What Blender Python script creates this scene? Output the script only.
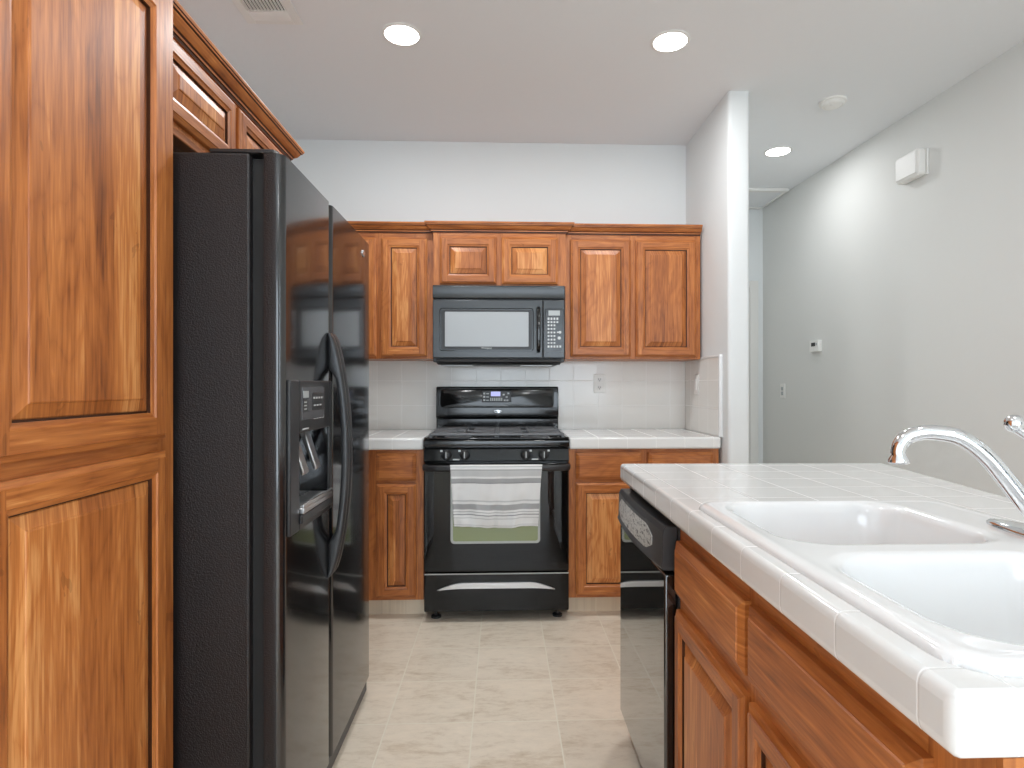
import bpy, bmesh, math, random
from mathutils import Vector, Matrix, noise as mnoise
random.seed(7)
SC = bpy.context.scene
COL = SC.collection
for o in list(bpy.data.objects):
    bpy.data.objects.remove(o)

# ------------------------------------------------------------------ camera, world, exposure, daylight
F_PX = 595.0
cd = bpy.data.cameras.new('camera')
cam = bpy.data.objects.new('camera', cd); COL.objects.link(cam)
cam.location = (0, 0, 1.217)
cam.rotation_euler = (math.pi / 2, 0, -math.radians(2.2))
cd.sensor_fit = 'HORIZONTAL'; cd.sensor_width = 36.0
cd.lens = F_PX * 36.0 / 1024.0
cd.shift_x = -(524.6 - 512.0) / 1024.0
cd.shift_y = (386.0 - 384.0) / 1024.0
cd.clip_start = 0.02
SC.camera = cam

SC.view_settings.view_transform = 'Standard'
SC.view_settings.look = 'None'
SC.view_settings.gamma = 1.0
SC.view_settings.use_curve_mapping = False
SC.view_settings.exposure = 0.26
SC.cycles.use_denoising = True
SC.cycles.max_bounces = 12
SC.cycles.diffuse_bounces = 6
SC.cycles.glossy_bounces = 6
SC.cycles.sample_clamp_indirect = 6.0

W = bpy.data.worlds.new('daylight'); SC.world = W; W.use_nodes = True
bgn = W.node_tree.nodes['Background']
bgn.inputs[0].default_value = (0.86, 0.93, 1.0, 1); bgn.inputs[1].default_value = 1.4

def area(name, loc, rot, sx, sy, power, color=(1, 1, 1), shape='RECTANGLE'):
    l = bpy.data.lights.new(name, 'AREA'); l.shape = shape; l.size = sx; l.size_y = sy
    l.energy = power; l.color = color
    o = bpy.data.objects.new(name, l); COL.objects.link(o); o.location = loc; o.rotation_euler = rot
    return o
# daylight through the opening behind the camera, plus added fill from the right
area('patio_daylight', (0.55, -3.72, 1.20), (math.pi / 2, 0, 0), 2.9, 2.25, 84, (0.76, 0.885, 1.0))
area('added_side_fill', (2.62, -1.9, 1.45), (math.pi / 2, 0, math.pi / 2), 1.7, 1.5, 115, (0.76, 0.885, 1.0))  # unseen lamp, added to brighten the pantry and refrigerator front
CEIL = 2.743

# ------------------------------------------------------------------ node helpers
class NT:
    def __init__(s, name):
        s.m = bpy.data.materials.new(name); s.m.use_nodes = True
        s.t = s.m.node_tree; s.n = s.t.nodes; s.b = s.n['Principled BSDF']
    def new(s, k, **kw):
        x = s.n.new(k)
        for a, b in kw.items(): setattr(x, a, b)
        return x
    def link(s, a, b): s.t.links.new(a, b)
    def put(s, sock, v):
        if hasattr(v, 'is_output') or isinstance(v, bpy.types.NodeSocket): s.link(v, sock)
        else: sock.default_value = v
    def M(s, op, a, b=None, c=None):
        x = s.new('ShaderNodeMath', operation=op); s.put(x.inputs[0], a)
        if b is not None: s.put(x.inputs[1], b)
        if c is not None: s.put(x.inputs[2], c)
        return x.outputs[0]
    def comb(s, x, y, z):
        c = s.new('ShaderNodeCombineXYZ'); s.put(c.inputs[0], x); s.put(c.inputs[1], y); s.put(c.inputs[2], z)
        return c.outputs[0]
    def pos(s):
        g = s.new('ShaderNodeNewGeometry'); q = s.new('ShaderNodeSeparateXYZ'); s.link(g.outputs['Position'], q.inputs[0])
        return q.outputs
    def nor(s):
        g = s.new('ShaderNodeNewGeometry'); q = s.new('ShaderNodeSeparateXYZ'); s.link(g.outputs['True Normal'], q.inputs[0])
        return q.outputs
    def noise(s, vec, scale=1.0, detail=3, rough=.5, dist=0.0):
        x = s.new('ShaderNodeTexNoise'); s.put(x.inputs['Vector'], vec)
        x.inputs['Scale'].default_value = scale; x.inputs['Detail'].default_value = detail
        x.inputs['Roughness'].default_value = rough; x.inputs['Distortion'].default_value = dist
        return x.outputs['Fac']
    def ramp(s, fac, stops):
        r = s.new('ShaderNodeValToRGB'); s.link(fac, r.inputs[0]); e = r.color_ramp.elements
        while len(e) < len(stops): e.new(.5)
        for i, (p, c) in enumerate(stops):
            e[i].position = p; e[i].color = tuple(c) + (1,) if len(c) == 3 else c
        return r.outputs[0]
    def mix(s, fac, a, b, mode='MIX'):
        x = s.new('ShaderNodeMix', data_type='RGBA', blend_type=mode)
        s.put(x.inputs[0], fac); s.put(x.inputs[6], a if not isinstance(a, tuple) else a + (1,)); s.put(x.inputs[7], b if not isinstance(b, tuple) else b + (1,))
        return x.outputs[2]
    def bump(s, h, strength=.3, dist=.002):
        x = s.new('ShaderNodeBump'); s.put(x.inputs['Height'], h)
        x.inputs['Strength'].default_value = strength; x.inputs['Distance'].default_value = dist
        s.link(x.outputs[0], s.b.inputs['Normal'])
    def base(s, c): s.put(s.b.inputs['Base Color'], c if not isinstance(c, tuple) else c + (1,))
    def set(s, **kw):
        for k, v in kw.items(): s.put(s.b.inputs[k.replace('_', ' ')], v)
        return s

def plain(name, col, rough=.5, metal=0.0, bump=None, coat=0.0, spec=.5, emit=None, es=0.0):
    t = NT(name); t.base(col); t.set(Roughness=rough, Metallic=metal, Coat_Weight=coat, Specular_IOR_Level=spec)
    if emit: t.b.inputs['Emission Color'].default_value = emit + (1,); t.b.inputs['Emission Strength'].default_value = es
    p = t.new('ShaderNodeNewGeometry').outputs['Position']
    if bump:
        t.bump(t.noise(p, bump[0], 2), bump[1], bump[2] if len(bump) > 2 else .001)
    return t.m

def srgb(r, g, b):
    return tuple(((v / 255) / 12.92 if v / 255 <= .04045 else (((v / 255) + .055) / 1.055) ** 2.4) for v in (r, g, b))

def wood(name, horiz=False, boards=False):
    t = NT(name); x, y, z = t.pos()
    s = t.M('ADD', x, y)
    rnd = t.new('ShaderNodeObjectInfo').outputs['Random']
    off = t.M('MULTIPLY', rnd, 13.7)
    cross, along = (z, s) if horiz else (s, z)
    cross = t.M('ADD', cross, off)
    tone = t.M('MULTIPLY', rnd, .25)
    if boards:
        wob = t.M('FLOOR', t.M('ADD', t.M('DIVIDE', cross, .083), .35))
        wn = t.new('ShaderNodeTexWhiteNoise', noise_dimensions='1D'); t.link(wob, wn.inputs['W'])
        along = t.M('ADD', along, t.M('MULTIPLY', wn.outputs['Value'], 5.0))
        tone = t.M('ADD', tone, t.M('MULTIPLY', wn.outputs['Value'], .75))
    else:
        tone = t.M('ADD', tone, .2)
    fine = t.noise(t.comb(t.M('MULTIPLY', cross, 170.), t.M('MULTIPLY', along, 7.), off), 1, 2, .6)
    mid = t.noise(t.comb(t.M('MULTIPLY', cross, 26.), t.M('MULTIPLY', along, 2.2), off), 1, 4, .6, 1.2)
    big = t.noise(t.comb(t.M('MULTIPLY', cross, 5.), t.M('MULTIPLY', along, 1.6), off), 1, 2, .5, .6)
    # cathedral figure: bent contour lines
    arg = t.M('ADD', t.M('MULTIPLY', big, 34.), t.M('MULTIPLY', mid, 2.0))
    cath = t.M('POWER', t.M('ABSOLUTE', t.M('SINE', arg)), .6)
    v = t.M('ADD', t.M('MULTIPLY', mid, .60), t.M('MULTIPLY', cath, .09))
    v = t.M('ADD', v, t.M('MULTIPLY', fine, .50))
    v = t.M('ADD', v, t.M('MULTIPLY', tone, .38))
    col = t.ramp(v, [(.45, WOOD[0]), (.66, WOOD[1]), (.87, WOOD[2]), (1.0, WOOD[3])])
    # mineral streaks and dark flecks of knotty alder
    st = t.noise(t.comb(t.M('MULTIPLY', cross, 9.), t.M('MULTIPLY', along, 4.), 3.3), 1, 3, .7, 2.0)
    col = t.mix(t.M('MULTIPLY', t.M('GREATER_THAN', st, .68), .25), col, tuple(c * .45 for c in WOOD[0]))
    t.base(col); t.set(Roughness=.42, Coat_Weight=.12, Coat_Roughness=.25)
    t.bump(fine, .08, .001)
    return t.m
WOOD = [srgb(104, 54, 20), srgb(158, 89, 38), srgb(191, 117, 57), srgb(216, 150, 88)]
WOOD = [tuple(c) for c in WOOD]

def tiles(name, size, ofs, col, grout, gw=.003, mottle=0.06, rough=.2, vein=None, lines='xyz', bumpd=.0015, spec=.5, axes_thr=.7):
    """square tiles laid on world-aligned faces; grout lines are geometry-like grooves of the covering"""
    t = NT(name); p = t.pos(); n = t.nor(); mask = None
    ids = []
    for i, ax in enumerate('xyz'):
        q = t.M('DIVIDE', t.M('SUBTRACT', p[i], ofs[i]), size[i])
        fr = t.M('FRACT', q)
        d = t.M('MULTIPLY', t.M('MINIMUM', fr, t.M('SUBTRACT', 1.0, fr)), size[i])
        g = t.M('SUBTRACT', 1.0, t.M('SMOOTH_MIN', t.M('DIVIDE', d, gw), 1.0, .3))
        g = t.M('MAXIMUM', g, 0.0)
        if ax in lines:
            flat = t.M('LESS_THAN', t.M('ABSOLUTE', n[i]), axes_thr)
            g = t.M('MULTIPLY', g, flat)
            mask = g if mask is None else t.M('MAXIMUM', mask, g)
        ids.append(t.M('FLOOR', q))
    wn = t.new('ShaderNodeTexWhiteNoise', noise_dimensions='3D'); t.link(t.comb(*ids), wn.inputs['Vector'])
    rv = wn.outputs['Value']
    pv = t.comb(p[0], p[1], p[2])
    c = col
    if vein:
        sh = t.M('MULTIPLY', rv, 9.0)
        base = t.comb(t.M('MULTIPLY', p[0], 3.2), t.M('ADD', t.M('MULTIPLY', p[1], 8.), sh), sh)
        n1 = t.noise(base, 1.0, 6, .62, 1.1)
        n2 = t.noise(base, 5.5, 7, .75, .3)
        v = t.M('ADD', t.M('MULTIPLY', n1, .5), t.M('MULTIPLY', n2, .5))
        c = t.ramp(v, [(.33, vein), (.5, col), (.70, tuple(min(1, k * 1.12) for k in col))])
    hsv = t.new('ShaderNodeHueSaturation')
    t.put(hsv.inputs['Color'], c if not isinstance(c, tuple) else c + (1,))
    t.link(t.M('ADD', 1.0 - mottle / 2, t.M('MULTIPLY', rv, mottle)), hsv.inputs['Value'])
    cc = t.mix(t.M('MINIMUM', t.M('MULTIPLY', mask, 1.6), 1.0), hsv.outputs[0], grout)
    t.base(cc)
    t.put(t.b.inputs['Roughness'], t.M('ADD', rough, t.M('MULTIPLY', mask, .4)))
    t.set(Specular_IOR_Level=spec)
    h = t.M('SUBTRACT', 1.0, mask)
    h = t.M('ADD', h, t.M('MULTIPLY', t.noise(pv, 18, 2), .25))
    t.bump(h, .5, bumpd)
    return t.m

M = {}
M['wall'] = plain('wall_paint', srgb(226, 229, 229), .75, bump=(45, .12, .002), spec=.3)
M['wallr'] = plain('hall_wall_paint', srgb(222, 222, 219), .7, bump=(40, .15, .002), spec=.3)
M['ceil'] = plain('ceiling_paint', srgb(232, 234, 236), .85, bump=(28, .25, .003), spec=.2)
M['white'] = plain('white_paint', srgb(232, 231, 228), .45)
M['plastic'] = plain('white_plastic', srgb(235, 234, 230), .35)
M['casing'] = plain('casing_white', srgb(225, 224, 220), .4)
M['dark'] = plain('dark_void', (.01, .01, .01), .8)
M['woodV'] = wood('stained_alder_vertical')
M['woodH'] = wood('stained_alder_horizontal', horiz=True)
M['woodP'] = wood('stained_alder_boards', boards=True)
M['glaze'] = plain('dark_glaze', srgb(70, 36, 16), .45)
M['floor'] = tiles('floor_tile', (.307, .307, .307), (-.105, 3.08, .5), srgb(232, 219, 200), srgb(240, 232, 214), .0035, .06, .30, vein=srgb(204, 185, 160), lines='xy', bumpd=.001)
M['kick'] = tiles('kick_tile', (.307, .307, .3), (-.105, 3.08, .30), srgb(224, 209, 186), srgb(236, 224, 203), .0035, .07, .3, vein=srgb(182, 163, 138), lines='x')
M['splash'] = tiles('backsplash_tile', (.153, .153, .153), (-.007, 3.0, .3175 + .153 * 7 + .014), srgb(236, 234, 229), srgb(243, 242, 239), .0022, .03, .12, bumpd=.0012)
M['ctile'] = tiles('counter_tile', (.153, .153, .4), (-.106, 3.155, .75), srgb(228, 228, 226), srgb(238, 238, 236), .0022, .02, .14, bumpd=.0012, lines='xy')
M['itile'] = tiles('island_tile', (.1437, .1437, .4), (.4585, .698, .75), srgb(224, 224, 222), srgb(232, 232, 231), .0022, .03, .12, bumpd=.0014, lines='xy')
M['porcelain'] = plain('white_porcelain', srgb(233, 234, 234), .12, coat=.4)
M['chrome'] = plain('chrome', (.82, .84, .86), .07, 1.0)
M['steel'] = plain('brushed_steel', (.6, .6, .6), .3, 1.0)
M['silver'] = plain('silver_badge', (.75, .76, .78), .25, .9)
M['blk_side'] = plain('black_pebbled_metal', (.008, .0065, .007), .40, bump=(300, .9, .0016))
M['blk_gloss'] = plain('black_gloss_door', (.009, .009, .010), .13, bump=(160, .10, .0006), spec=.9, coat=.2)
M['blk_glass'] = plain('black_glass', (.004, .004, .004), .02, spec=.35)
M['dw_glass'] = plain('dishwasher_black_gloss', (.006, .006, .006), .02, spec=1.0, coat=1.0)
M['blk_plastic'] = plain('black_plastic', (.018, .018, .019), .38)
M['grey_plastic'] = plain('charcoal_plastic', (.030, .031, .033), .34)
M['mw'] = plain('microwave_charcoal', (.045, .050, .054), .24, .1, spec=.5)
M['iron'] = plain('cast_iron', (.13, .132, .138), .36, spec=.6)
M['enamel'] = plain('black_enamel', (.007, .007, .007), .1, spec=.5)
M['display'] = plain('lcd_display', (.25, .27, .4), .3, emit=(.42, .42, .85), es=.7)
M['lcd'] = plain('grey_lcd', srgb(175, 180, 180), .3)
M['mark'] = plain('printed_marks', srgb(205, 208, 208), .5)
M['mwwin'] = plain('microwave_window', srgb(168, 172, 174), .3, 0, spec=.5)
M['ovenrim'] = plain('oven_window_rim', srgb(170, 172, 168), .3, .2)
M['ovenpane'] = plain('oven_window_pane', srgb(140, 150, 108), .06, .1)
M['clear_grey'] = plain('tinted_plastic', (.12, .12, .125), .18)
M['baffle'] = plain('lamp_lens', (1, 1, 1), .5, emit=(1.0, .97, .92), es=9.0)

def sticker_mat():
    t = NT('printed_silver_label'); x, y, z = t.pos()
    v = t.noise(t.comb(t.M('MULTIPLY', y, 60.), t.M('MULTIPLY', z, 110.), 0.0), 1, 3, .7, .8)
    t.base(t.ramp(v, [(.36, (.05, .05, .055)), (.42, srgb(150, 152, 152)), (.47, srgb(205, 206, 204)), (.9, srgb(225, 225, 222))])); t.set(Roughness=.3, Metallic=.2)
    return t.m
M['sticker'] = sticker_mat()

def glass_mat():
    t = NT('window_glass'); n = t.n
    tr = t.new('ShaderNodeBsdfTransparent'); gl = t.new('ShaderNodeBsdfGlossy'); gl.inputs['Roughness'].default_value = .02
    mx = t.new('ShaderNodeMixShader'); fr = t.new('ShaderNodeFresnel'); fr.inputs['IOR'].default_value = 1.45
    t.link(fr.outputs[0], mx.inputs[0]); t.link(tr.outputs[0], mx.inputs[1]); t.link(gl.outputs[0], mx.inputs[2])
    t.link(mx.outputs[0], t.n['Material Output'].inputs['Surface'])
    return t.m
M['glass'] = glass_mat()

def towel_mat():
    t = NT('striped_towel_cotton')
    uv = t.new('ShaderNodeUVMap').outputs[0]; q = t.new('ShaderNodeSeparateXYZ'); t.link(uv, q.inputs[0]); v = q.outputs[1]; u = q.outputs[0]
    st = []
    wht = srgb(225, 225, 224); lg = srgb(188, 189, 189); mg = srgb(150, 151, 152); dg = srgb(120, 121, 123)
    # (v from the fold downwards, colour)
    rows = [(0, wht), (.045, mg), (.060, wht), (.095, mg), (.110, lg), (.125, lg), (.205, wht), (.235, mg), (.300, dg), (.315, wht),
            (.575, lg), (.600, wht), (.640, mg), (.700, mg), (.725, wht), (.755, mg), (.768, wht), (.800, dg), (.813, wht), (.85, lg), (.865, wht), (.96, lg), (.972, wht)]
    r = t.new('ShaderNodeValToRGB'); r.color_ramp.interpolation = 'CONSTANT'; t.link(v, r.inputs[0]); e = r.color_ramp.elements
    while len(e) < len(rows): e.new(.5)
    for i, (p, c) in enumerate(rows): e[i].position = p; e[i].color = c + (1,)
    wv = t.noise(t.comb(t.M('MULTIPLY', u, 260.), t.M('MULTIPLY', v, 170.), 0.0), 1, 2)
    t.base(t.mix(t.M('MULTIPLY', wv, .35), r.outputs[0], wht))
    t.set(Roughness=.95, Specular_IOR_Level=.1); t.bump(wv, .5, .0015)
    return t.m
M['towel'] = towel_mat()

# ------------------------------------------------------------------ mesh helpers
class MB:
    def __init__(s): s.bm = bmesh.new()
    def face(s, vs, mat=0):
        try: f = s.bm.faces.new(vs); f.material_index = mat; return f
        except ValueError: return None
    def box(s, x0, x1, y0, y1, z0, z1, mat=0, taper=None):
        v = [s.bm.verts.new((x, y, z)) for z in (z0, z1) for y in (y0, y1) for x in (x0, x1)]
        for q in ((0, 2, 3, 1), (4, 5, 7, 6), (0, 1, 5, 4), (1, 3, 7, 5), (3, 2, 6, 7), (2, 0, 4, 6)):
            s.face([v[i] for i in q], mat)
        return s
    def prism(s, poly, fn, a0, a1, mat=0):
        """poly = 2D points; fn(p, q, a) -> xyz"""
        A = [s.bm.verts.new(fn(p, q, a0)) for p, q in poly]; B = [s.bm.verts.new(fn(p, q, a1)) for p, q in poly]
        n = len(poly); s.face(A[::-1], mat); s.face(B, mat)
        for i in range(n): s.face([A[i], A[(i + 1) % n], B[(i + 1) % n], B[i]], mat)
        return s
    def lathe(s, c, prof, axis='z', seg=32, mat=0, cap=True, sx=1, sy=1):
        rings = []
        for r, h in prof:
            ring = []
            for k in range(seg):
                a = 2 * math.pi * k / seg; u, w = r * math.cos(a) * sx, r * math.sin(a) * sy
                p = {'z': (u, w, h), 'y': (u, h, w), 'x': (h, u, w)}[axis]
                ring.append(s.bm.verts.new((c[0] + p[0], c[1] + p[1], c[2] + p[2])))
            rings.append(ring)
        for a, b in zip(rings, rings[1:]):
            for k in range(seg): s.face([a[k], a[(k + 1) % seg], b[(k + 1) % seg], b[k]], mat)
        if cap: s.face(rings[0][::-1], mat); s.face(rings[-1], mat)
        return s
    def sweep(s, pts, shape, up=(0, 0, 1), mat=0, closed_ends=True):
        """shape(i) -> list of (a, b) offsets along side and up directions"""
        pts = [Vector(p) for p in pts]; up = Vector(up); rings = []
        for i, p in enumerate(pts):
            d = (pts[min(i + 1, len(pts) - 1)] - pts[max(i - 1, 0)]).normalized()
            side = d.cross(up)
            side = side.normalized() if side.length > 1e-5 else Vector((1, 0, 0))
            u = side.cross(d).normalized()
            rings.append([s.bm.verts.new(p + side * a + u * b) for a, b in shape(i)])
        for a, b in zip(rings, rings[1:]):
            n = len(a)
            for k in range(n): s.face([a[k], a[(k + 1) % n], b[(k + 1) % n], b[k]], mat)
        if closed_ends: s.face(rings[0][::-1], mat); s.face(rings[-1], mat)
        return s
    def tube(s, pts, r, seg=14, up=(0, 0, 1), mat=0):
        rr = r if isinstance(r, (list, tuple)) else [r] * len(pts)
        return s.sweep(pts, lambda i: [(rr[i] * math.cos(2 * math.pi * k / seg), rr[i] * math.sin(2 * math.pi * k / seg)) for k in range(seg)], up, mat)
    def build(s, name, mats, parent=None, bevel=0, smooth=35, seg=2, xf=None, sub=0):
        bmesh.ops.recalc_face_normals(s.bm, faces=s.bm.faces)
        if xf: bmesh.ops.transform(s.bm, matrix=xf, verts=s.bm.verts)
        if parent is not None:
            # parents are never rotated, so the world position of a parent is the sum of locations
            off = Vector((0, 0, 0)); q = parent
            while q is not None: off += q.location; q = q.parent
            bmesh.ops.translate(s.bm, vec=-off, verts=s.bm.verts)
        me = bpy.data.meshes.new(name); s.bm.to_mesh(me); s.bm.free()
        for m in (mats if isinstance(mats, (list, tuple)) else [mats]): me.materials.append(m)
        if smooth:
            for p in me.polygons: p.use_smooth = True
            me.set_sharp_from_angle(angle=math.radians(smooth))
        o = bpy.data.objects.new(name, me); COL.objects.link(o)
        if parent is not None: o.parent = parent
        if bevel:
            b = o.modifiers.new('edge', 'BEVEL'); b.width = bevel; b.segments = seg; b.limit_method = 'ANGLE'; b.angle_limit = math.radians(40); b.harden_normals = False
        return o

def tag(o, label, cat, group=None):
    o['label'] = label; o['category'] = cat
    if group: o['group'] = group
    return o
def thing(name, label, cat, loc, group=None):
    o = bpy.data.objects.new(name, None); COL.objects.link(o); o.location = loc; o.empty_display_size = .1
    bpy.context.view_layer.update()
    return tag(o, label, cat, group)
def struct(o):
    o['kind'] = 'structure'; return o
def part_label(o, l): o['label'] = l; return o
def absloc(parent):
    off = Vector((0, 0, 0)); q = parent
    while q is not None: off += q.location; q = q.parent
    return off
def text(s, size, loc, rot, mat, parent, name='lettering', ext=.0006, shear=0):
    cu = bpy.data.curves.new(name, 'FONT'); cu.body = s; cu.size = size; cu.extrude = ext; cu.align_x = 'CENTER'; cu.align_y = 'CENTER'; cu.shear = shear
    tmp = bpy.data.objects.new('tmp_text', cu); COL.objects.link(tmp)
    dg = bpy.context.evaluated_depsgraph_get(); dg.update()
    me = bpy.data.meshes.new_from_object(tmp.evaluated_get(dg)); bpy.data.objects.remove(tmp)
    me.transform(Matrix.Translation(Vector(loc) - absloc(parent)) @ rot.to_4x4())
    me.materials.clear(); me.materials.append(mat)
    o = bpy.data.objects.new(name, me); COL.objects.link(o); o.parent = parent
    return o
from mathutils import Euler
ROT_BACK = Euler((math.pi / 2, 0, 0)).to_matrix()                    # readable when looking along +Y
ROT_FRIDGE = Euler((math.pi / 2, 0, math.pi / 2)).to_matrix()        # on a face looking along +X
ROT_ISLAND = Euler((math.pi / 2, 0, -math.pi / 2)).to_matrix()       # on a face looking along -X

def rrect(x0, x1, y0, y1, r, seg=6):
    pts = []
    for cx, cy, a0 in ((x1 - r, y0 + r, -90), (x1 - r, y1 - r, 0), (x0 + r, y1 - r, 90), (x0 + r, y0 + r, 180)):
        for k in range(seg + 1):
            a = math.radians(a0 + 90 * k / seg); pts.append((cx + r * math.cos(a), cy + r * math.sin(a)))
    return pts

# faces: 'B' = facing -Y (back wall units), 'P' = facing +X (left run), 'I' = facing -X (island)
def frame_fn(face, plane):
    """(u, v, n) -> xyz ; u runs along the wall coordinate in world units, v = z, n = out of the face"""
    if face == 'B': return lambda u, v, n: (u, plane - n, v)
    if face == 'P': return lambda u, v, n: (plane + n, u, v)
    return lambda u, v, n: (plane - n, u, v)

def door(name, parent, face, plane, u0, u1, v0, v1, inset=.055, t=.02):
    """frame and raised panel door"""
    fn = frame_fn(face, plane); mb = MB()
    s = inset
    rings = [(0, 0), (0, .0115), (.0025, .0135), (.011, .0175), (.0125, t), (s - .012, t), (s - .009, t - .0035), (s - .002, t - .0055), (s, t - .0065),
             (s, t - .0135), (s + .004, t - .0135), (s + .006, t - .0115), (s + .029, t - .0045), (s + .030, t - .0025), (s + .0325, t - .0015)]
    def ring(i, n): return [mb.bm.verts.new(fn(*p)) for p in ((u0 + i, v0 + i, n), (u1 - i, v0 + i, n), (u1 - i, v1 - i, n), (u0 + i, v1 - i, n))]
    R = [ring(i, n) for i, n in rings]
    mb.face(R[0], 0)
    for j in range(len(R) - 1):
        a, b = R[j], R[j + 1]
        pan = j >= 9
        if j == 4:   # flat of the frame: full-height stiles, rails between them
            e, f_ = rings[4][0], rings[5][0]
            def quad(x0, x1, y0, y1, m): mb.face([mb.bm.verts.new(fn(*p)) for p in ((x0, y0, t), (x1, y0, t), (x1, y1, t), (x0, y1, t))], m)
            quad(u0 + e, u0 + f_, v0 + e, v1 - e, 0); quad(u1 - f_, u1 - e, v0 + e, v1 - e, 0)
            quad(u0 + f_, u1 - f_, v0 + e, v0 + f_, 1); quad(u0 + f_, u1 - f_, v1 - f_, v1 - e, 1)
            # hairline joints of the frame
            continue
        for k in range(4):
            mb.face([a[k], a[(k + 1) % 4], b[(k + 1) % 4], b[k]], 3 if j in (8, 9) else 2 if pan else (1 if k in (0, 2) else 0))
    mb.face(R[-1], 2)
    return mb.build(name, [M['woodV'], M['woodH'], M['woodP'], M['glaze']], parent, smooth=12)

def slab_front(name, parent, face, plane, u0, u1, v0, v1, t=.022):
    fn = frame_fn(face, plane); mb = MB()
    rings = [(0, 0), (0, .0115), (.0025, .0135), (.015, .0195), (.0165, .0195), (.018, t)]
    R = [[mb.bm.verts.new(fn(*p)) for p in ((u0 + i, v0 + i, n), (u1 - i, v0 + i, n), (u1 - i, v1 - i, n), (u0 + i, v1 - i, n))] for i, n in rings]
    mb.face(R[0], 0)
    for a, b in zip(R, R[1:]):
        for k in range(4): mb.face([a[k], a[(k + 1) % 4], b[(k + 1) % 4], b[k]], 0)
    mb.face(R[-1], 0)
    return mb.build(name, [M['woodH']], parent, smooth=12)

def face_frame(parent, face, plane, u0, u1, rails, stiles, v0, v1):
    fn = frame_fn(face, plane)
    mb = MB()
    def plate(a, b, c, d, m):
        P = [(a, c), (b, c), (b, d), (a, d)]
        A = [mb.bm.verts.new(fn(p, q, -.004)) for p, q in P]; B = [mb.bm.verts.new(fn(p, q, .0012)) for p, q in P]
        mb.face(A, m); mb.face(B, m)
        for k in range(4): mb.face([A[k], A[(k + 1) % 4], B[(k + 1) % 4], B[k]], m)
    for a, b in stiles: plate(a, b, v0, v1, 0)
    for c, d in rails:
        e = [u0] + [x for s_ in stiles for x in s_] + [u1]
        ss = sorted(stiles)
        for (a, b), (a2, b2) in zip(ss, ss[1:]): plate(b + .0003, a2 - .0003, c, d, 1)
    return mb.build('face_frame', [M['woodV'], M['woodH']], parent, smooth=0)

CROWN = [(0, 0), (.006, 0), (.008, .006), (.012, .007), (.013, .013), (.018, .016), (.026, .022), (.032, .031), (.035, .036), (.040, .038), (.041, .043), (.044, .044), (.046, .050), (.044, .055), (0, .055)]
def crown(parent, path, z, k=1.0, cap=True, mat='woodH', name='crown_molding'):
    """path = corner list of the face line [(x,y),...]; offsets go to the right-hand side of travel, mitred"""
    mb = MB(); n = len(path); rings = []
    for i, p in enumerate(path):
        p = Vector(p)
        d0 = (p - Vector(path[i - 1])).normalized() if i > 0 else None
        d1 = (Vector(path[i + 1]) - p).normalized() if i < n - 1 else None
        n0 = Vector((d0.y, -d0.x)) if d0 else None; n1 = Vector((d1.y, -d1.x)) if d1 else None
        if n0 and n1: m = (n0 + n1); m = m / (m.dot(n0))
        else: m = n0 or n1
        rings.append([mb.bm.verts.new((p.x + m.x * a * k, p.y + m.y * a * k, z + b)) for a, b in CROWN])
    for a, b in zip(rings, rings[1:]):
        q = len(a)
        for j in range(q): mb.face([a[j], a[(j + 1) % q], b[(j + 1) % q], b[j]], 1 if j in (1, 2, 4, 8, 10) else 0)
    mb.face(rings[0]); mb.face(rings[-1][::-1])
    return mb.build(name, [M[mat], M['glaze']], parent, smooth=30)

# ------------------------------------------------------------------ room shell
RW = lambda y: 2.243 + (4.55 - y) * .0303        # right wall line, a hair off square
mb = MB(); mb.box(-1.6, 2.62, -3.9, 5.4, -.12, 0); struct(mb.build('floor', [M['floor']], smooth=0))
mb = MB(); mb.box(-1.6, 2.62, -3.9, 5.4, CEIL, CEIL + .12); struct(mb.build('ceiling', [M['ceil']], smooth=0))
mb = MB(); mb.box(-1.60, -1.43, -3.9, 3.9, 0, CEIL); struct(mb.build('wall_left', [M['wall']], smooth=0))
mb = MB(); mb.box(-1.43, 1.18, 3.733, 3.86, 0, CEIL); struct(mb.build('wall_back', [M['wall']], smooth=0))
mb = MB()
pts = [(1.168, 3.86), (1.170, 3.03 + .02)] + [(1.170 + .02 - .02 * math.cos(a), 3.03 + .02 - .02 * math.sin(a)) for a in [math.radians(x) for x in (22, 45, 68, 90)]]
pts += [(1.284 - .02 + .02 * math.sin(a), 3.03 + .02 - .02 * math.cos(a)) for a in [math.radians(x) for x in (0, 22, 45, 68, 90)]] + [(1.284, 5.0), (1.168, 5.0)]
mb.prism(pts, lambda p, q, a: (p, q, a), 0, CEIL); struct(mb.build('wall_wing', [M['wall']], smooth=50))
mb = MB()
for a0, a1, zz0, zz1 in ((-3.9, -2.75, 0, CEIL), (-1.05, 5.4, 0, CEIL), (-2.75, -1.05, 0, .70), (-2.75, -1.05, 2.20, CEIL)):
    mb.prism([(RW(a0), a0), (RW(a0) + .12, a0), (RW(a1) + .12, a1), (RW(a1), a1)], lambda p, q, a: (p, q, a), zz0, zz1)
mb_rw = mb; struct(mb.build('wall_right', [M['wallr']], smooth=0))
SY0, SY1, SZ0, SZ1 = -2.75, -1.05, .70, 2.20  # unseen side window, added with its wall opening to light the left run
w = MB(); xa, xb = RW(-1.9) + .03, RW(-1.9) + .10
w.box(xa, xb, SY0, SY0 + .05, SZ0, SZ1).box(xa, xb, SY1 - .05, SY1, SZ0, SZ1).box(xa, xb, SY0 + .05, SY1 - .05, SZ0, SZ0 + .05).box(xa, xb, SY0 + .05, SY1 - .05, SZ1 - .05, SZ1).box(xa, xb, (SY0 + SY1) / 2 - .02, (SY0 + SY1) / 2 + .02, SZ0 + .05, SZ1 - .05)
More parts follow.
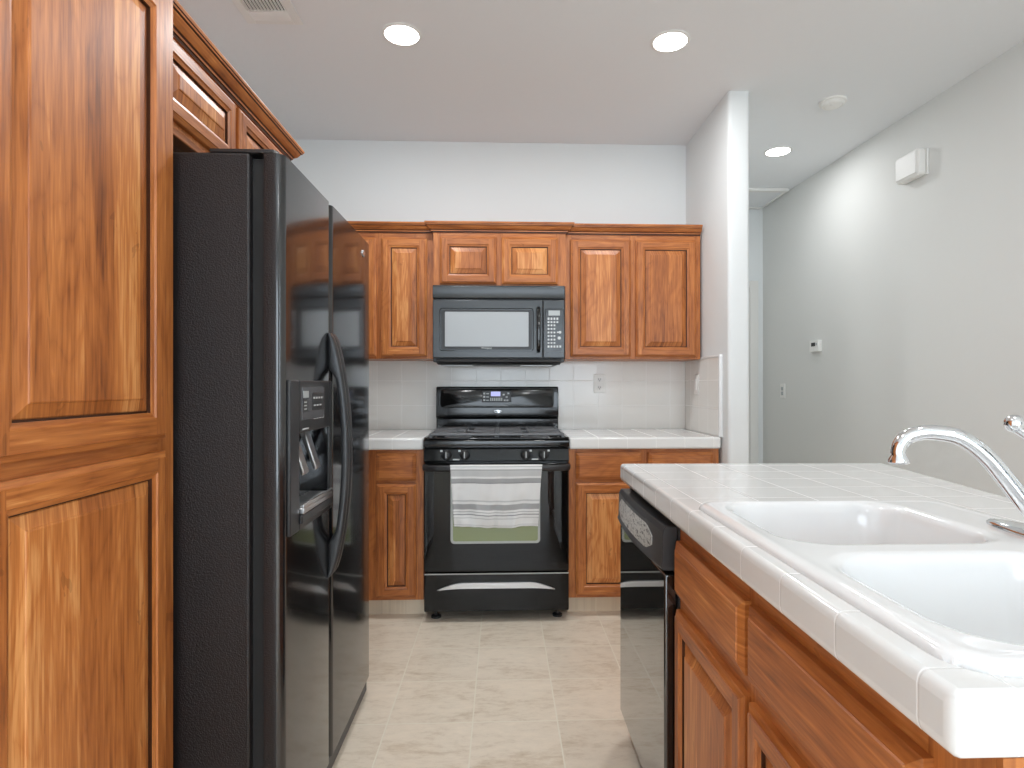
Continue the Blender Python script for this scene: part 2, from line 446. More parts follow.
win2 = struct(w.build('window_added', [M['white']], bevel=.003))
g = MB(); g.box(xa + .03, xa + .036, SY0 + .05, SY1 - .05, SZ0 + .05, SZ1 - .05); g.build('pane', [M['glass']], win2)
mb = MB(); mb.box(1.168, RW(5.0) + .01, 5.0, 5.3, 0, CEIL); struct(mb.build('wall_hall', [M['wall']], smooth=0))
# wall behind the camera with a wide window
mb = MB()
WX0, WX1, WZ0, WZ1 = -.85, 1.95, .08, 2.35
mb.box(-1.43, WX0, -3.6, -3.45, 0, CEIL).box(WX1, RW(-3.5) + .0, -3.6, -3.45, 0, CEIL).box(WX0, WX1, -3.6, -3.45, 0, WZ0).box(WX0, WX1, -3.6, -3.45, WZ1, CEIL)
struct(mb.build('wall_front', [M['wall']], smooth=0))
w = MB(); 
for a, b in ((WX0, WX0 + .05), (WX1 - .05, WX1), ((WX0 + WX1) / 2 - .03, (WX0 + WX1) / 2 + .03)): w.box(a, b, -3.56, -3.49, WZ0, WZ1)
w.box(WX0 + .05, WX1 - .05, -3.56, -3.49, WZ0, WZ0 + .05).box(WX0 + .05, WX1 - .05, -3.56, -3.49, WZ1 - .05, WZ1)
win = struct(w.build('window_1', [M['white']], bevel=.003))
g = MB(); g.box(WX0 + .05, WX1 - .05, -3.528, -3.522, WZ0 + .05, WZ1 - .05); g.build('pane', [M['glass']], win)
# door at the end of the hall
d = MB(); d.box(1.36, 2.10, 4.965, 4.998, .01, 2.04); dr = struct(d.build('door_1', [M['white']], bevel=.003))
kn = MB(); kn.lathe((1.43, 4.965, .95), [(.03, 0), (.03, -.006), (.011, -.01), (.011, -.035), (.026, -.045), (.029, -.06), (.018, -.07)], 'y', 20); kn.build('door_knob', [M['silver']], dr)
t_ = MB(); t_.box(1.287, 1.355, 4.97, 4.998, 0, 2.11).box(2.105, 2.178, 4.97, 4.998, 0, 2.11).box(1.355, 2.105, 4.97, 4.998, 2.045, 2.11)
struct(t_.build('trim_1', [M['casing']], bevel=.004))
# baseboards that the room has
b = MB(); b.prism([(RW(-3.4) - .014, -3.4), (RW(-3.4), -3.4), (RW(4.99), 4.99), (RW(4.99) - .014, 4.99)], lambda p, q, a: (p, q, a), 0, .09); struct(b.build('baseboard_right', [M['casing']], bevel=.003))

# attic hatch at the end of the hall
h = MB(); h.box(1.286, 2.196, 4.545, 4.96, CEIL - .012, CEIL - .0005)
hat = h.build('attic_hatch', [M['ceil']], bevel=.001); tag(hat, 'flat white attic access panel in the hall ceiling past the wing wall', 'hatch')
h = MB(); h.box(1.286, 2.214, 4.50, 4.545, CEIL - .024, CEIL - .0005).box(1.286, 2.208, 4.96, 4.995, CEIL - .02, CEIL - .0005)
h.box(2.196, 2.214, 4.545, 4.96, CEIL - .02, CEIL - .0005)
h.build('hatch_frame', [M['white']], hat, bevel=.003)

# ------------------------------------------------------------------ backsplash
mb = MB()
mb.box(-1.0, 1.159, 3.7245, 3.7325, .947, 1.372).box(-.386, .364, 3.7245, 3.7325, 1.372, 1.45)
bs = tag(mb.build('backsplash', [M['splash']], smooth=0), 'off-white square tile backsplash on the wall behind the black range', 'backsplash')
mb = MB(); mb.box(1.1595, 1.1675, 3.135, 3.7235, .947, 1.372)
ss = tag(mb.build('side_backsplash', [M['splash']], smooth=0), 'short return of off-white backsplash tile on the side of the wing wall', 'backsplash')
mb = MB(); 
mb.tube([(1.163, 3.12, .947), (1.163, 3.12, 1.374)], .0125, 12, up=(0, 1, 0)); mb.lathe((1.163, 3.12, 1.374), [(.0125, 0), (.011, .006), (.006, .011), (.001, .0125)], 'z', 12)
part_label(mb.build('edge_trim', [M['porcelain']], ss), 'glossy white rounded edge tile')
mb = MB(); mb.box(1.156, 1.1675, 3.13, 3.7, 1.372, 1.384); part_label(mb.build('cap_trim', [M['porcelain']], ss, bevel=.004), 'glossy white cap tile')

# ------------------------------------------------------------------ back run cabinets
def toe_kick(parent, x0, x1):
    mb = MB(); mb.box(x0, x1, 3.20, 3.215, 0, .105); part_label(mb.build('toe_kick', [M['kick']], parent, smooth=0), 'beige tile toe kick')

def base_cab(x0, x1, fronts, label, ):
    t = thing('base_cabinet', label, 'cabinet', ((x0 + x1) / 2, 3.43, 0))
    mb = MB(); mb.box(x0, x1, 3.13, 3.722, .10, .884); mb.build('body', [M['woodV']], t, bevel=.001)
    toe_kick(t, x0, x1)
    fr_ = sorted(fronts); st_ = [(x0, fr_[0][0] + .008)] + [(p[1] - .008, q[0] + .008) for p, q in zip(fr_, fr_[1:])] + [(fr_[-1][1] - .008, x1)]
    face_frame(t, 'B', 3.13, x0, x1, [(.10, .127), (.70, .733), (.86, .884)], st_, .10, .884)
    for a, b in fronts:
        slab_front('drawer', t, 'B', 3.1288, a, b, .725, .868)
        door('door', t, 'B', 3.1288, a, b, .119, .708)
    return t
base_cab(-1.0, -.408, [(-.651, -.445)], 'stained wood base cabinet between the refrigerator and the left side of the range')
base_cab(.353, 1.155, [(.389, .737), (.773, 1.12)], 'stained wood base cabinet right of the range, two drawers over doors')

def back_counter(x0, x1, label):
    mb = MB(); mb.box(x0, x1, 3.098, 3.7235, .886, .947)
    return tag(mb.build('countertop', [M['ctile']], bevel=.010, seg=3), label, 'countertop')
back_counter(-1.0, -.407, 'short white tiled countertop between refrigerator and range')
back_counter(.353, 1.157, 'white tiled countertop right of the range up to the wing wall')

def wall_cab(name, x0, x1, z0, z1, yf, fronts, zd, label):
    t = thing(name, label, 'cabinet', ((x0 + x1) / 2, 3.55, z0))
    mb = MB(); mb.box(x0, x1, yf, 3.731, z0, z1); mb.build('body', [M['woodV']], t, bevel=.001)
    fr_ = sorted(fronts); st_ = [(x0, fr_[0][0] + .008)] + [(p[1] - .008, q[0] + .008) for p, q in zip(fr_, fr_[1:])] + [(fr_[-1][1] - .008, x1)]
    face_frame(t, 'B', yf, x0, x1, [(z0, zd[0] + .008), (zd[1] - .008, z1)], st_, z0, z1)
    for a, b in fronts: door('door', t, 'B', yf - .0012, a, b, zd[0], zd[1])
    return t
L = wall_cab('wall_cabinet', -1.02, -.388, 1.372, 2.098, 3.425, [(-.975, -.715), (-.685, -.427)], (1.386, 2.06), 'tall narrow wood wall cabinet left of the microwave, half behind the refrigerator')
crown(L, [(-1.02, 3.425), (-.3885, 3.425)], 2.090)
Cc = wall_cab('wall_cabinet', -.386, .364, 1.783, 2.098, 3.38, [(-.349, -.030), (0, .318)], (1.793, 2.059), 'short wood wall cabinet with two square-panel doors directly above the microwave')
crown(Cc, [(-.386, 3.72), (-.386, 3.38), (.364, 3.38), (.364, 3.72)], 2.084)
Rr = wall_cab('wall_cabinet', .366, 1.155, 1.372, 2.098, 3.425, [(.396, .745), (.773, 1.128)], (1.386, 2.06), 'wide two-door wood wall cabinet right of the microwave beside the wing wall')
crown(Rr, [(.3665, 3.425), (1.155, 3.425)], 2.090)

# ------------------------------------------------------------------ tall pantry and cabinet over the refrigerator
t = thing('pantry_cabinet', 'tall stained wood pantry cabinet filling the left foreground beside the refrigerator', 'cabinet', (-1.1, .92, 0))
mb = MB(); mb.box(-1.425, -.777, .36, 1.436, .10, 2.16); mb.build('body', [M['woodV']], t, bevel=.001)
mb = MB(); mb.box(-1.42, -.85, .38, 1.42, 0, .10); part_label(mb.build('toe_kick', [M['kick']], t, smooth=0), 'beige tile toe kick')
face_frame(t, 'P', -.777, .36, 1.436, [(.10, .128), (1.06, 1.108), (2.09, 2.16)], [(.36, .41), (.862, .905), (1.373, 1.436)], .10, 2.16)
for a, b in ((.40, .872), (.895, 1.383)):
    door('door', t, 'P', -.7758, a, b, 1.098, 2.10, .061)
    door('door', t, 'P', -.7758, a, b, .12, 1.070, .055)
crown(t, [(-.777, .36), (-.777, 1.4365)], 2.145)

t = thing('over_refrigerator_cabinet', 'two-door stained wood cabinet with crown molding above the black refrigerator', 'cabinet', (-1.12, 1.9, 1.87))
mb = MB(); mb.box(-1.425, -.83, 1.4375, 2.355, 1.87, 2.10); mb.build('body', [M['woodV']], t, bevel=.001)
mb = MB(); mb.box(-.865, -.828, 1.4375, 2.355, 1.852, 1.872); mb.build('light_rail', [M['woodH']], t, bevel=.003)
for a, b in ((1.452, 1.857), (1.885, 2.325)): door('door', t, 'P', -.83, a, b, 1.886, 2.083, .05)
crown(t, [(-.83, 1.4375), (-.83, 2.355), (-1.42, 2.355)], 2.096)

# ------------------------------------------------------------------ refrigerator
FX = -.525
fr = thing('refrigerator', 'tall black side-by-side refrigerator with ice and water dispenser', 'refrigerator', (-.95, 1.905, 0))
mb = MB(); mb.box(-1.345, -.603, 1.449, 2.39, .035, 1.7765); mb.build('cabinet_body', [M['blk_side']], fr, bevel=.006, seg=3)
mb = MB(); mb.box(-.603, -.573, 1.468, 2.378, .06, 1.768); part_label(mb.build('door_gasket', [M['dark']], fr), 'matt black rubber gasket')
def fridge_door(name, y0, y1, pocket=None):
    mb = MB(); seg = 10; x0 = -.573
    prof = [(x0, y0 + .004)]
    r = .022
    for k in range(7):
        a = math.radians(90 * k / 6); prof.append((FX - r * (1 - math.sin(a)) - .0 , y0 + r * (1 - math.cos(a))))
    for k in range(7):
        a = math.radians(90 * k / 6); prof.append((FX - r * (1 - math.cos(a)), y1 - r * (1 - math.sin(a))))
    prof.append((x0, y1 - .004))
    z0, z1 = .07, 1.777
    if not pocket:
        mb.prism(prof, lambda p, q, a: (p, q, a), z0, z1)
    else:
        py0, py1, pz0, pz1 = pocket; d = -.573
        # split the section at the pocket edges
        A = [p for p in prof if p[1] <= py0]; B = [p for p in prof if p[1] >= py1]
        mb.prism(prof, lambda p, q, a: (p, q, a), z0, pz0); mb.prism(prof, lambda p, q, a: (p, q, a), pz1, z1)
        mb.prism(A + [(FX, py0), (x0, py0)], lambda p, q, a: (p, q, a), pz0, pz1)
        mb.prism([(x0, py1), (FX, py1)] + B, lambda p, q, a: (p, q, a), pz0, pz1)
        mb.box(x0, x0 + .003, py0, py1, pz0, pz1)
    bmesh.ops.recalc_face_normals(mb.bm, faces=mb.bm.faces); mb.bm.normal_update()
    for f in mb.bm.faces:
        if f.normal.y < -.97 and abs(f.calc_center_median().y - y0) < .006: f.material_index = 1
    return mb.build(name, [M['blk_gloss'], M['blk_side']], fr, smooth=40)
PK = (1.545, 1.812, .90, 1.095)
fz = fridge_door('freezer_door', 1.452, 1.848, PK)
fd = fridge_door('fresh_food_door', 1.856, 2.395)
# base grille and feet
mb = MB(); mb.box(-.60, -.536, 1.465, 2.385, .008, .064)
mb.build('base_grille', [M['blk_plastic']], fr, bevel=.004)
for y in (1.49, 2.33):
    mb = MB(); mb.lathe((-.64, y, 0), [(.022, 0), (.022, .02), (.016, .024), (.016, .04)], 'z', 16); mb.build('foot', [M['blk_plastic']], fr)
for y0, y1 in ((1.452, 1.52), (2.32, 2.39)):
    mb = MB(); mb.prism([(-.70, y0), (-.548, y0), (-.545, y0 + .02), (-.545, y1 - .015), (-.56, y1), (-.70, y1)], lambda p, q, a: (p, q, a), 1.777, 1.787)
    mb.lathe((-.56, (y0 + y1) / 2, 1.786), [(.014, 0), (.014, .006), (.010, .008)], 'z', 16)
    mb.build('hinge_cover', [M['blk_plastic']], fr, bevel=.004)
# handles: broad bowed grips either side of the seam
for sgn, yc in ((-1, 1.836), (1, 1.873)):
    mb = MB(); n = 48; zt, zb = 1.378, .638; rows_ = []
    for i in range(n + 1):
        f_ = i / n; z = zt + (zb - zt) * f_
        outer = FX + .004 + .056 * math.sin(math.pi * min(1, max(0, f_))) ** .62
        c = abs(2 * f_ - 1); k = min(1, max(0, (c - .62) / .12)); k = k * k * (3 - 2 * k)
        inner = (outer - .023) * (1 - k) + (FX - .0015) * k
        wv = .0125 + .004 * c ** 3; r_ = min(.009, (outer - inner) * .45)
        rows_.append([mb.bm.verts.new((x, y, z)) for x, y in rrect(inner, outer, yc - wv, yc + wv, r_, 4)])
    for a, b in zip(rows_, rows_[1:]):
        for k in range(len(a)): mb.face([a[k], a[(k + 1) % len(a)], b[(k + 1) % len(a)], b[k]])
    mb.face(rows_[0]); mb.face(rows_[-1])
    part_label(mb.build('door_handle', [M['grey_plastic']], fz if sgn < 0 else fd, smooth=40), 'charcoal bowed vertical grip')
# dispenser
dsp = MB()
y0, y1, z0, z1 = 1.478, 1.836, .846, 1.232
# bezel ring around pocket with the control face above it
dsp.box(FX - .002, FX + .008, y0, PK[0], z0, z1).box(FX - .002, FX + .008, PK[1], y1, z0, z1)
dsp.box(FX - .002, FX + .008, PK[0], PK[1], PK[3], z1).box(FX - .002, FX + .008, PK[0], PK[1], z0, PK[2])
disp = part_label(dsp.build('dispenser', [M['grey_plastic']], fz, bevel=.004), 'charcoal ice and water dispenser')
# controls directly on the face: LCD windows, buttons, small bars
mb = MB(); fx = FX + .0082
mb.box(fx - .002, fx + .0015, 1.560, 1.745, 1.128, 1.215, 0)
mb.box(fx + .0015, fx + .0022, 1.566, 1.610, 1.186, 1.204, 1).box(fx + .0015, fx + .0022, 1.566, 1.600, 1.150, 1.180, 2)
mb.box(fx + .0015, fx + .0022, 1.640, 1.735, 1.152, 1.198, 2)
for k in range(4): mb.box(fx + .0022, fx + .0028, 1.648 + .022 * k, 1.662 + .022 * k, 1.182, 1.187, 3)
for k in range(3): mb.box(fx + .0022, fx + .0028, 1.652 + .025 * k, 1.668 + .025 * k, 1.162, 1.166, 3)
for k in range(3): mb.box(fx + .0022, fx + .0028, 1.572, 1.592, 1.155 + .009 * k, 1.158 + .009 * k, 3)
for k in range(4): mb.box(fx + .0002, fx + .0010, 1.655 + .025 * k, 1.675 + .025 * k, 1.130 - .004, 1.138 - .004, 3)
mb.box(fx - .0005, fx + .0010, 1.566, 1.612, 1.1025, 1.106, 3)
mb.build('control_panel', [M['clear_grey'], M['lcd'], M['grey_plastic'], M['mark']], fz, bevel=.0006)
for yc in (1.615, 1.72):
    mb = MB(); mb.prism([(FX - .045, 1.085), (FX - .030, 1.090), (FX + .004, .985), (FX - .004, .978)], lambda p, q, a2, yc=yc: (p, yc + a2, q), -.021, .021)
    part_label(mb.build('dispenser_paddle', [M['steel']], fz, bevel=.003), 'grey dispenser lever')
mb = MB()
mb.box(FX - .055, FX + .018, PK[0] + .004, PK[1] - .004, .888, .902)
for k in range(11): mb.box(FX - .050, FX + .014, PK[0] + .014 + .022 * k, PK[0] + .022 + .022 * k, .902, .907)
mb.box(FX + .011, FX + .018, PK[0] + .004, PK[1] - .004, .902, .912)
part_label(mb.build('drip_tray', [M['steel']], fz, bevel=.002), 'grey metal drip tray')
mb = MB(); mb.prism([(PK[0] - .005, .888), (PK[1] + .005, .888), (PK[1] + .005, .862), (PK[0] - .005, .862)], lambda p, q, a: (a, p, q), FX + .007, FX + .016)
mb.build('tray_apron', [M['grey_plastic']], fz, bevel=.005)
mb = MB(); mb.lathe((FX, 2.281, 1.720), [(.017, -.001), (.017, .002), (.013, .004)], 'x', 24, sx=1.2, sy=.75)
bd = mb.build('badge', [M['silver']], fd); 

# ------------------------------------------------------------------ range
RX0, RX1 = -.400, .349
rg = thing('gas_range', 'black freestanding gas range with a towel on its oven handle', 'range', (-.025, 3.38, 0))
mb = MB(); mb.box(RX0, RX1, 3.115, 3.70, .055, .905); mb.build('body', [M['enamel']], rg, bevel=.003)
mb = MB()
mb.prism([(3.072, .905), (3.070, .915), (3.072, .935), (3.085, .942), (3.70, .942), (3.70, .905)], lambda p, q, a: (a, p, q), RX0 - .002, RX1 + .002)
mb.box(RX0, RX0 + .018, 3.085, 3.66, .942, .952).box(RX1 - .018, RX1, 3.085, 3.66, .942, .952).box(RX0, RX1, 3.078, 3.094, .942, .949)
mb.build('cooktop', [M['enamel']], rg, bevel=.003)
mb = MB(); mb.prism([(3.115, .826), (3.075, .826), (3.068, .832), (3.079, .890), (3.086, .896), (3.115, .898)], lambda p, q, a: (a, p, q), RX0 + .001, RX1 - .001)
cp = mb.build('control_panel', [M['enamel']], rg, bevel=.002)
for cx in (-.234, .172):
    mb = MB(); mb.box(cx - .017, cx + .017, 3.0665, 3.0705, .836, .842)
    mb.build('position_mark', [M['mark']], cp)
for kx in (-.310, -.217, .150, .243):
    mb = MB(); mb.box(kx - .006, kx + .006, 3.0745, 3.0785, .878, .887); mb.build('burner_mark', [M['mark']], cp)
for kx in (-.283, -.190, .124, .217):
    mb = MB(); c = (kx, 3.074, .861)
    mb.lathe(c, [(.027, .002), (.027, -.004), (.023, -.008), (.020, -.022), (.017, -.024)], 'y', 28)
    mb.box(kx - .006, kx + .006, 3.035, 3.052, .842, .882, 0)
    k_ = mb.build('burner_knob', [M['blk_plastic']], rg, bevel=.002)
    mb = MB(); mb.box(kx - .0018, kx + .0018, 3.0338, 3.0352, .850, .882); mb.build('pointer', [M['mark']], k_)
# oven door
mb = MB(); mb.box(RX0 + .002, RX1 - .002, 3.062, 3.112, .262, .818); od = mb.build('oven_door', [M['blk_glass']], rg, bevel=.005, seg=3)
mb = MB(); WXa, WXb, WZa, WZb = -.262, .198, .408, .775
o_ = rrect(WXa, WXb, WZa, WZb, .02); i_ = rrect(WXa + .012, WXb - .012, WZa + .012, WZb - .012, .012)
fr_v = [[mb.bm.verts.new((p, yy, q)) for p, q in pp] for pp, yy in ((o_, 3.0615), (o_, 3.0595), (i_, 3.0595), (i_, 3.0615))]
for a, b in zip(fr_v, fr_v[1:]):
    for k in range(len(a)): mb.face([a[k], a[(k + 1) % len(a)], b[(k + 1) % len(a)], b[k]])
part_label(mb.build('window_rim', [M['ovenrim']], od, smooth=0), 'pale grey window outline')
mb = MB(); mb.prism(i_, lambda p, q, a: (p, a, q), 3.0606, 3.0618); part_label(mb.build('window_pane', [M['ovenpane']], od, smooth=0), 'greenish oven window glass')
mb = MB()
def hshape(i): return [(a, b) for a, b in rrect(-.013, .013, -.016, .016, .010, 4)]
mb.sweep([(RX0 + .006, 3.066, .800), (RX0 + .010, 3.045, .800), (RX0 + .03, 3.028, .800), (RX0 + .08, 3.020, .800), (-.025, 3.017, .800), (RX1 - .08, 3.020, .800), (RX1 - .03, 3.028, .800), (RX1 - .010, 3.045, .800), (RX1 - .006, 3.066, .800)], hshape)
mb.build('oven_handle', [M['blk_plastic']], od, smooth=50)
# drawer
mb = MB(); mb.box(RX0 + .002, RX1 - .002, 3.064, 3.112, .058, .254); dw_ = mb.build('drawer', [M['blk_glass']], rg, bevel=.006, seg=3)
mb = MB()
n = 24; top = []; bot = []
for i in range(n + 1):
    u = i / n; x = -.331 + .605 * u; e = min(1.0, (1 - abs(2 * u - 1)) / .45); e = math.sin(e * math.pi / 2)
    top.append((x, .172 + .036 * e)); bot.append((x, .170 + .008 * e))
def hz(p, q, a): return (p, a, q)
mb.prism([(x, z) for x, z in top] + [(x, z) for x, z in bot[::-1]], hz, 3.054, 3.066)
part_label(mb.build('drawer_handle', [M['steel']], dw_, bevel=.002, smooth=40), 'grey curved drawer pull')
mb = MB(); mb.box(RX0 + .003, RX1 - .003, 3.0625, 3.0665, .2485, .2545); part_label(mb.build('edge_strip', [M['ovenrim']], dw_), 'light line along drawer top')
for x in (-.345, .295):
  for yy in (3.15, 3.62):
    mb = MB(); mb.lathe((x, yy, 0), [(.026, 0), (.026, .010), (.016, .014), (.010, .016), (.010, .056)], 'z', 20)
    mb.build('leveling_foot', [M['blk_plastic']], rg)
# burners and grates
for bx in (-.235, .185):
    for by in (3.24, 3.50):
        mb = MB(); mb.lathe((bx, by, .942), [(.075, 0), (.07, .003), (.045, .004), (.045, .012), (.038, .014), (.038, .020), (.030, .023)], 'z', 28)
        mb.build('burner', [M['iron']], rg)
for gx0, gx1 in ((-.372, -.030), (-.022, .322)):
    mb = MB(); z0, z1 = .958, .970; r = .0055
    mid = (gx0 + gx1) / 2
    def bar(x0, x1, y0, y1, za=z0, zb=z1): mb.box(x0, x1, y0, y1, za, zb)
    for x in (gx0, gx1): bar(x - r, x + r, 3.12, 3.62)
    for y in (3.12, 3.37, 3.62): bar(gx0, gx1, y - r, y + r)
    for by in (3.24, 3.50):
        bar(mid - r, mid + r, by - .125, by - .03); bar(mid - r, mid + r, by + .03, by + .125)
        bar(gx0, mid - .04, by - r, by + r); bar(mid + .04, gx1, by - r, by + r)
        for sx in (-1, 1):
            for sy in (-1, 1):
                mb.sweep([(mid + sx * .16, by + sy * .10, .964), (mid + sx * .05, by + sy * .035, .966)], lambda i: [(-.005, -.006), (.005, -.006), (.005, .006), (-.005, .006)])
    for x in (gx0, gx1):
        for y in (3.13, 3.37, 3.61): bar(x - .008, x + .008, y - .008, y + .008, .9425, .960)
    mb.build('grate', [M['iron']], rg, bevel=.002)
# backguard
mb = MB(); mb.prism([(3.645, .943), (3.645, 1.018), (3.625, 1.026), (3.622, 1.040), (3.640, 1.205), (3.648, 1.213), (3.70, 1.213), (3.70, .943)], lambda p, q, a: (a, p, q), RX0 + .002, RX1 - .002)
bgd = mb.build('backguard', [M['enamel']], rg, bevel=.004, seg=3)
def bgpt(x, z, n=0): # point on slanted face
    return (x, 3.622 + (z - 1.040) * (3.640 - 3.622) / .165 - n, z)
mb = MB(); o_ = rrect(-.372, .318, 1.085, 1.199, .022)
i_ = rrect(-.362, .308, 1.093, 1.192, .018)
A = [mb.bm.verts.new(bgpt(x, z, -.001)) for x, z in o_]; B = [mb.bm.verts.new(bgpt(x, z, .006)) for x, z in o_]; Cv = [mb.bm.verts.new(bgpt(x, z, .009)) for x, z in i_]
for a, b in ((A, B), (B, Cv)):
    for k in range(len(a)): mb.face([a[k], a[(k + 1) % len(a)], b[(k + 1) % len(a)], b[k]])
mb.face(Cv); fp = mb.build('face_panel', [M['enamel']], bgd, smooth=30)
mb = MB(); mb.box(-.120, .058, 3.618, 3.630, 1.118, 1.190); cpl = mb.build('oven_control', [M['blk_plastic']], bgd, bevel=.004)
mb = MB(); mb.box(-.066, -.008, 3.6172, 3.6178, 1.155, 1.183, 0)
for k in range(3): mb.box(-.112, -.100, 3.6172, 3.6178, 1.126 + .020 * k, 1.137 + .020 * k, 1)
for k in range(3): mb.box(-.094, -.078, 3.6172, 3.6178, 1.128 + .020 * k, 1.133 + .020 * k, 1)
for k in range(7): mb.box(-.070 + .011 * k, -.063 + .011 * k, 3.6172, 3.6178, 1.126, 1.145, 1)
for x, z in ((.012, 1.165), (.040, 1.172), (.030, 1.150), (.034, 1.130), (.018, 1.130)): mb.box(x - .006, x + .006, 3.6172, 3.6178, z - .005, z + .005, 1)
mb.build('control_marks', [M['display'], M['mark']], bgd)
mb = MB(); mb.lathe((-.024, 3.6195, 1.0625), [(.026, .006), (.026, 0), (.022, -.002)], 'y', 28, sy=.36)
lg = mb.build('badge', [M['silver']], bgd)
text('Whirlpool', .0105, (-.024, 3.6172, 1.0625), ROT_BACK, M['blk_plastic'], lg, ext=.0002)

# towel on the oven handle
def make_towel():
    bm = bmesh.new(); nu, nv = 70, 110
    uvl = bm.loops.layers.uv.new('UVMap')
    L_front, L_back = .318, .25; top_r = .0175
    total_v = []
    def path(s):   # s<0 back side, s>0 front side, distance from crest
        cx, cz = 3.0175, .802
        r = .0165
        arc = math.pi / 2 * r
        a = max(-1, min(1, s / arc)) * math.pi / 2
        y = cx - r * math.sin(a); z = cz + r * math.cos(a)
        if abs(s) > arc: z -= (abs(s) - arc)
        return y, z
    vals = [-L_back + (L_back + L_front) * j / nv for j in range(nv + 1)]
    grid = []
    for j, sv in enumerate(vals):
        row = []
        for i in range(nu + 1):
            u = i / nu
            y, z = path(sv)
            f_ = max(0, sv / L_front); fb = max(0, -sv / L_back)
            w0, w1 = -.2615, .2065
            sh = .018 * f_
            g_ = abs(sv) / L_front
            x = (w0 + .022 * g_ ** .8) * (1 - u) + (w1 - .024 * g_ ** .8) * u
            wob = (.0045 * math.sin(u * 17 + 1.2 + sv * 6) + .003 * math.sin(u * 41 + sv * 13) + .010 * mnoise.noise(Vector((u * 6, sv * 14, 2.0))))
            y -= abs(f_) ** .8 * (.004 + wob + .003)
            if fb > 0: y = min(y + .2 * wob * fb, 3.052)
            if y < 3.0 - .02: pass
            z += f_ * (-.006 * math.sin(u * math.pi) + .003 * math.sin(u * 9)) + .0012 * math.sin(u * 23 + 2) * f_
            # a crease in the middle of the cloth
            y -= .006 * math.exp(-((u - .52) / .02) ** 2) * f_ * .5
            v = bm.verts.new((x, y, z)); row.append(v)
        grid.append(row)
    for j in range(nv):
        for i in range(nu):
            f = bm.faces.new([grid[j][i], grid[j][i + 1], grid[j + 1][i + 1], grid[j + 1][i]])
            for lp, (ii, jj) in zip(f.loops, ((i, j), (i + 1, j), (i + 1, j + 1), (i, j + 1))):
                sv = vals[jj]; lp[uvl].uv = (ii / nu, min(.999, abs(sv) / L_front))
            f.smooth = True
    me = bpy.data.meshes.new('dish_towel'); bm.to_mesh(me); bm.free(); me.materials.append(M['towel'])
    o = bpy.data.objects.new('dish_towel', me); COL.objects.link(o)
    s = o.modifiers.new('thickness', 'SOLIDIFY'); s.thickness = .0028; s.offset = 1
    return tag(o, 'white and grey striped cotton towel draped over the oven door handle', 'towel')
make_towel()

# ------------------------------------------------------------------ microwave
mw = thing('microwave', 'black over-the-range microwave mounted under the short wall cabinet', 'microwave', (-.015, 3.52, 1.34))
X0, X1 = -.384, .353
mb = MB(); mb.box(X0, X1, 3.352, 3.722, 1.352, 1.781); mb.box(X0 + .03, X1 - .03, 3.40, 3.70, 1.338, 1.353); mb.build('body', [M['blk_plastic']], mw, bevel=.003)
mb = MB(); mb.prism([(3.352, 1.704), (3.326, 1.706), (3.322, 1.712), (3.322, 1.772), (3.328, 1.779), (3.352, 1.779)], lambda p, q, a: (a, p, q), X0, X1); mb.build('vent_grille', [M['mw']], mw, bevel=.002)
mb = MB(); mb.box(X0, .229, 3.326, 3.351, 1.374, 1.698); md = mb.build('door', [M['mw']], mw, bevel=.004, seg=3)
mb = MB(); mb.box(.232, X1, 3.326, 3.351, 1.374, 1.698); kp = mb.build('control_panel', [M['mw']], mw, bevel=.004, seg=3)
def ring_xz(name, o_, i_, y0, y1, mat, parent, label=None):
    mb = MB(); V = [[mb.bm.verts.new((p, yy, q)) for p, q in pp] for pp, yy in ((o_, y0), (o_, y1), (i_, y1), (i_, y0))]
    for a, b in zip(V, V[1:]):
        for k in range(len(a)): mb.face([a[k], a[(k + 1) % len(a)], b[(k + 1) % len(a)], b[k]])
    o = mb.build(name, [mat], parent, smooth=0)
    if label: part_label(o, label)
    return o
ring_xz('door_groove', rrect(-.346, .178, 1.411, 1.652, .018), rrect(-.342, .174, 1.415, 1.648, .015), 3.3262, 3.3248, M['blk_glass'], md)
ring_xz('window_border', rrect(-.334, .168, 1.421, 1.642, .012), rrect(-.316, .150, 1.437, 1.631, .004), 3.3262, 3.3245, M['blk_plastic'], md)
mb = MB(); mb.box(-.317, .151, 3.3250, 3.3262, 1.436, 1.632); part_label(mb.build('window', [M['mwwin']], md), 'pale grey microwave window')
text('Whirlpool', .014, (-.085, 3.3238, 1.4285), ROT_BACK, M['mark'], md, name='lettering', ext=.0003)
mb = MB(); mb.sweep([(.205, 3.326, 1.655), (.205, 3.300, 1.648), (.205, 3.292, 1.62), (.205, 3.288, 1.53), (.205, 3.292, 1.44), (.205, 3.300, 1.418), (.205, 3.326, 1.410)], lambda i: rrect(-.010, .010, -.007, .007, .005, 3), up=(0, 1, 0))
part_label(mb.build('handle', [M['enamel']], md, smooth=50), 'glossy black vertical handle')
ring_xz('keypad_outline', rrect(.244, .345, 1.408, 1.650, .010), rrect(.2475, .3415, 1.4115, 1.6465, .008), 3.3262, 3.3246, M['enamel'], kp)
mb = MB(); mb.box(.262, .326, 3.3247, 3.3262, 1.612, 1.640, 0)
rows = [(1.594, 4, .013), (1.575, 4, .010), (1.557, 3, .010), (1.537, 3, .010), (1.517, 3, .010), (1.497, 3, .010), (1.477, 3, .010), (1.458, 3, .008), (1.438, 5, .012)]
for z, n_, hh in rows:
    for k in range(n_): mb.box(.257 + k * .0165, .267 + k * .0165, 3.3247, 3.3262, z - hh / 2, z + hh / 2, 1)
